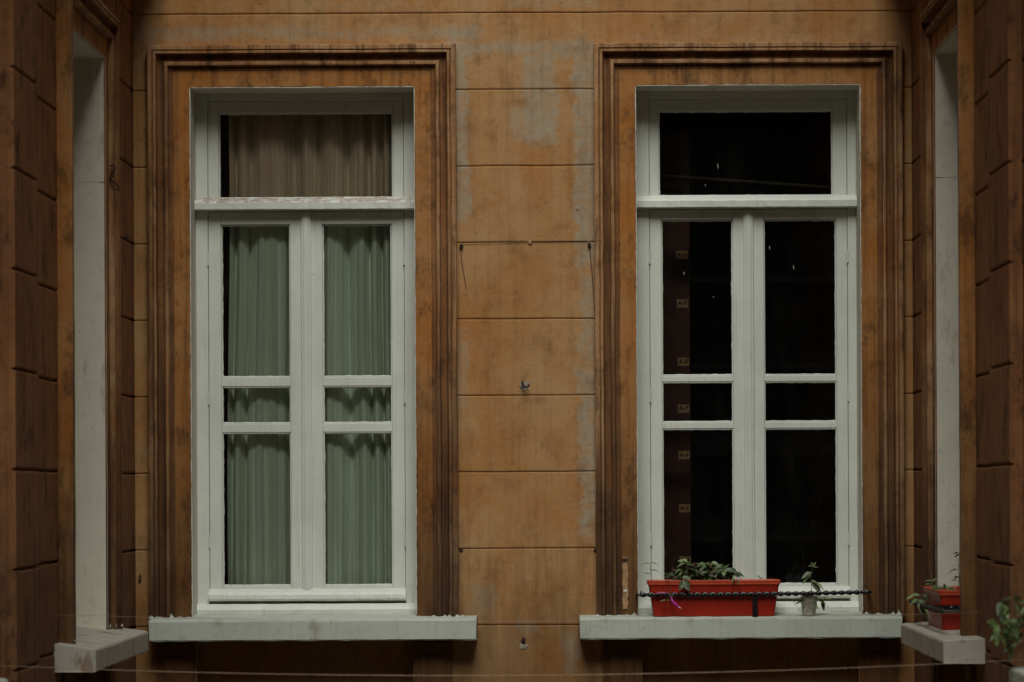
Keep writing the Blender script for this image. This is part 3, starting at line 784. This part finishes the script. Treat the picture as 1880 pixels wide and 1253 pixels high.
# bushy trailing plant in the middle of the trough
rr = random.Random(21); st = []
tips = [(1262, 1032), (1270, 1040), (1285, 1036), (1296, 1040), (1306, 1033), (1318, 1044), (1330, 1047), (1341, 1043), (1350, 1053), (1252, 1048), (1278, 1052), (1300, 1052), (1240, 1052), (1312, 1055)]
for i, (px, py) in enumerate(tips):
    bx = 1265+(px-1265)*.6; y0 = rr.uniform(-.075, -.02); y1 = y0+rr.uniform(-.05, .03)
    base = W3(bx, 1067, y0); mid = W3((bx+px)/2-2, py+8, (y0+y1)/2); tip = W3(px, py, y1); lv = []
    for k in range(rr.randint(7, 9)):
        a = rr.uniform(0, 6.28); t = rr.choice((1, 1, .95, .8, .6, .4))
        L = rr.uniform(.034, .058)*(1 if t < .9 else .85)
        lv.append((t, (math.cos(a), -.5+.6*math.sin(a), rr.uniform(-.25, .45)), L, L*rr.uniform(.45, .6), rr.uniform(.2, .7), rr.uniform(-.7, .7), rr.choices((0, 1, 2, 3), (5, 5, 1.5, 1.5))[0]))
    st.append(([base, mid, tip], lv))
bush = plant('trailing_plant', 'bushy green plant spilling over the middle of the long red trough', 'plant', W3(1290, 1068), st, LM, r=.0017)
# stem over the front with the magenta bud
st = [([W3(1228, 1068, -.10), W3(1226, 1058, -.13), W3(1229, 1068, -.155), W3(1230, 1082, -.158), W3(1231, 1095, -.158)],
       [(.25, (-.6, -.4, .8), .03, .014, .2, .3, 0), (.25, (.5, -.3, .9), .028, .012, .2, .3, 1), (.35, (-1, -.2, .3), .022, .013, .3, .5, 0), (.9, (.6, -.2, -.8), .02, .008, 0, 0, 1)]),
      ([W3(1231, 1082, -.158), W3(1229, 1094, -.160), W3(1224, 1102, -.160)], [(1, (-1, -.2, .1), .028, .016, .3, .4, 2), (1, (.4, -.4, .2), .018, .011, .5, -.4, 0)]),
      ([W3(1240, 1066, -.06), W3(1236, 1052, -.08), W3(1234, 1047, -.09)], [(1, (.2, -.2, 1), .02, .006, 0, 0, 3), (.9, (.8, -.4, .5), .022, .014, .5, .3, 3)]),
      ([W3(1250, 1066, -.12), W3(1252, 1060, -.14), W3(1256, 1066, -.15)], [(1, (.5, -.3, -.8), .045, .030, .2, .5, 1), (1, (-.5, -.3, -.7), .042, .028, .2, -.5, 1), (.6, (1, -.3, .1), .038, .022, .3, .2, 0)])]
fl = plant('budding_fuchsia', 'drooping stem with a magenta bud over the left front of the red trough', 'plant', W3(1228, 1068, -.10), st, LM, r=.0016)
m = MB(); B = Vector(fl.location); tp = [Vector(W3(1231, 1095, -.158))-B, Vector(W3(1236, 1106, -.160))-B, Vector(W3(1242, 1111, -.160))-B, Vector(W3(1250, 1117, -.160))-B]
m.tube(tp, [.002, .0065, .006, .0015], 8); m.build('flower_bud', M['bud'], fl, smooth=True)
m = MB(); m.tube([Vector(W3(1246, 1114, -.163))-B, Vector(W3(1253, 1118.5, -.163))-B], [.003, .0008], 6); m.build('petal_tip', M['budtip'], fl, smooth=True)
m = MB(); k0 = Vector(W3(1202, 1091, -.150))-B; k1 = Vector(W3(1226, 1089, -.150))-B; m.tube([k0, k0.lerp(k1, .3)+Vector((0, 0, .003)), k0.lerp(k1, .7)+Vector((0, 0, .002)), k1], [.0015, .006, .005, .0015], 8); m.build('petal', simple('dusky_petal', (.30, .09, .17), .6), fl, smooth=True)
# small shoots at right of trough
plant('weed_shoot', 'tiny dark shoot near the right end of the long red trough', 'plant', W3(1396, 1068, -.06),
      [([W3(1396, 1068, -.06), W3(1395, 1061, -.065)], [(1, (-.8, -.2, .8), .02, .008, .1, 0, 1), (1, (.8, -.2, .1), .018, .008, .3, 0, 1)]), ([W3(1346, 1067, -.12), W3(1349, 1056, -.14), W3(1354, 1064, -.15)], [(.6, (-.5, -.2, -.8), .03, .014, .2, .2, 2), (1, (.2, -.2, -1), .02, .010, .1, 0, 0)])], LM, r=.0014)
# cup with cutting
cb = W3(1485, 1128, -.09); cz = EYE-.5395
cupo = empty('plastic_cup', (cb[0], -.09, cz)); tag(cupo, 'small cloudy plastic cup holding a cutting on the right window sill', 'cup')
m = MB(); n = 24; vs = []
for (r_, z_) in ((0, .001), (.026, .0), (.0275, .004), (.036, .078), (.0375, .080), (.0370, .082), (.035, .080), (.026, .006), (0, .005)):
    for j in range(n): an = 2*math.pi*j/n; vs.append((r_*math.cos(an), r_*math.sin(an), z_))
m.add(vs, [(k*n+i, k*n+(i+1) % n, (k+1)*n+(i+1) % n, (k+1)*n+i) for k in range(8) for i in range(n)]); m.build('cup_wall', M['cup'], cupo, smooth=True)
m = MB(); vs = [(.0265*math.cos(2*math.pi*j/n), .0265*math.sin(2*math.pi*j/n), .008) for j in range(n)]+[(.032*math.cos(2*math.pi*j/n), .032*math.sin(2*math.pi*j/n), .055) for j in range(n)]
m.add(vs, [(i, (i+1) % n, (i+1) % n+n, i+n) for i in range(n)]+[tuple(range(n, 2*n))]); m.build('soil', M['soil'], cupo)
y = -.09
plant('leafy_cutting', 'leafy cutting growing out of the plastic cup, in front of the right window', 'plant', W3(1487, 1100, y),
      [([W3(1486, 1108, y), W3(1490, 1085, y), W3(1489, 1062, y), W3(1493, 1040, y)],
        [(1, (-.5, -.3, 1), .022, .009, .2, 0, 2), (1, (.5, -.3, 1), .022, .009, .2, 0, 2), (.98, (-.9, -.4, .5), .020, .010, .3, .4, 2), (.95, (.9, -.4, .4), .020, .010, .4, -.4, 0), (.8, (-.7, -.3, -.9), .052, .026, -.1, .6, 0), (.82, (-.95, -.2, -.4), .04, .02, .2, -.2, 1),
         (.62, (.9, -.3, -.5), .056, .022, .25, -.4, 2), (.60, (.75, -.3, -.75), .050, .020, .2, .5, 1), (.35, (-.75, -.3, -.6), .056, .03, .1, .6, 1), (.3, (-.6, -.3, -.8), .05, .028, .1, -.3, 3),
         (.15, (-1, -.3, -.15), .056, .018, .2, .3, 0), (.12, (-.8, -.6, -.3), .04, .02, .3, .2, 2), (.2, (.9, -.3, .1), .05, .018, .35, .3, 0), (.18, (1, -.4, -.2), .062, .020, .3, -.4, 2), (.12, (.6, -.6, -.4), .04, .018, .4, .2, 0)]),
       ([W3(1493, 1100, y), W3(1503, 1093, y), W3(1510, 1100, y)], [(1, (.1, -.2, -1), .045, .014, -.1, .5, 1), (.8, (1, -.2, .1), .035, .014, .3, 0, 2), (.5, (.3, -.2, 1), .02, .012, .2, 0, 0)])], LM, r=.0018, LS=1.3)
m = MB(); m.tube([W3(1452, 1094, -.10), W3(1456, 1103, -.11), W3(1463, 1112, -.12), W3(1471, 1124, -.13)], .0012, 6)
o = m.build('bent_wire', M['splash'], smooth=True); tag(o, 'thin pale bent wire leaning beside the plastic cup', 'wire')
# side trough plants
d = -1.45
def V(px, py, dd=-1.45): return tuple(Wp(px, py, dd))
plant('side_plant', 'low leafy plant at the left of the side trough, one leaf hanging over', 'plant', V(1716, 1088, -1.3),
      [([V(1714, 1088, -1.3), V(1713, 1078, -1.3), V(1712, 1068, -1.3)], [(1, (-.9, -.4, .4), .03, .012, .3, .3, 2), (1, (-.3, -.4, 1), .028, .011, .3, .1, 2), (1, (.7, -.4, .7), .03, .012, .3, -.3, 2), (.9, (-1, -.5, .0), .026, .013, .3, 0, 0), (.6, (.2, -.8, -.1), .03, .02, .5, .2, 0), (.4, (1, -.3, .5), .042, .016, .5, .2, 0), (.3, (-.2, -.6, -.5), .03, .022, .4, .2, 1)]),
       ([V(1722, 1088, -1.55), V(1728, 1080, -1.6), V(1738, 1080, -1.62)], [(.4, (-1, -.3, .2), .03, .014, .3, .3, 1), (.6, (1, -.3, .3), .034, .016, .4, .3, 0), (1, (1, -.2, -.1), .03, .016, .3, 0, 0), (.8, (-.2, -.4, .9), .02, .01, .2, 0, 0)]),
       ([V(1703, 1088, -1.2), V(1693, 1092, -1.25), V(1687, 1102, -1.3)], [(.6, (-1, -.3, .3), .055, .022, .5, .3, 2), (.8, (.3, -.5, -1), .066, .028, .1, .5, 0), (1, (.6, -.4, -.9), .06, .026, .1, -.4, 2), (.5, (.6, -.3, -.3), .04, .02, .5, 0, 1), (.9, (-.9, -.3, -.1), .035, .014, .5, 0, 0)])], LM, r=.002, LS=1.25)
plant('tall_sprout', 'tall thin dark sprout rising from the side trough against the white reveal', 'plant', V(1758, 1086, -1.5),
      [([V(1756, 1090, -1.5), V(1761, 1065, -1.5), V(1760, 1040, -1.5), V(1761, 1016, -1.5)],
        [(1, (-.8, -.3, .3), .028, .014, .5, .2, 1), (1, (.5, -.3, .3), .02, .012, .2, .2, 3), (.97, (-1, -.3, -.6), .022, .012, .1, .2, 3), (.7, (.9, -.3, -.6), .03, .013, .2, .5, 3), (.58, (-1, -.3, .45), .050, .011, .75, .2, 1), (.42, (-.5, -.6, -.1), .035, .02, .1, .2, 3), (.35, (.7, -.5, -.3), .035, .022, .2, .4, 3), (.3, (-.7, -.4, .3), .04, .014, .2, .4, 1), (.15, (-.9, -.4, -.2), .05, .022, .3, .5, 2), (.1, (.3, -.5, -.4), .035, .02, .3, .2, 0)])], LM, r=.0018)
# blurred near plant at the right edge
st = []; rr = random.Random(4); d = -4.2
for (px, py, bx) in ((1838, 1104, 1868), (1845, 1120, 1872), (1830, 1145, 1870), (1842, 1157, 1872), (1855, 1165, 1878), (1860, 1185, 1884), (1866, 1104, 1880), (1874, 1120, 1886), (1832, 1165, 1875), (1878, 1165, 1890), (1870, 1145, 1888), (1892, 1110, 1895), (1886, 1135, 1898), (1850, 1140, 1880)):
    yy = d+rr.uniform(-.06, .08); lv = []
    for k in range(4):
        a = rr.uniform(0, 6.28); L = rr.uniform(.030, .045)
        lv.append((rr.choice((1, 1, .93, .8)), (math.cos(a)*.8-.2, -.5, rr.uniform(-.8, .5)), L, L*.5, rr.uniform(.1, .5), rr.uniform(-.8, .8), rr.choices((0, 1, 2), (4, 3, 4))[0]))
    st.append(([tuple(Wp(bx+22, 1150, yy)), tuple(Wp((bx+px)/2, min(py, 1150)-4, yy)), tuple(Wp(px, py, yy))], lv))
plant('overhanging_plant', 'leafy green plant hanging in from the right edge of the photo', 'plant', tuple(Wp(1900, 1150, d)), st, LM, r=.0018, LS=1.05)

# ---------------------------------------------------------------- unseen wall added behind the viewer to darken pane reflections and low sky
m = MB(); m.box(-16, 16, -21.0, -20.4, 0, 12.0)
o = m.build('unseen_wall', M['far']); tag(o, 'unseen plain wall added behind the viewer to darken reflections and low sky', 'wall')
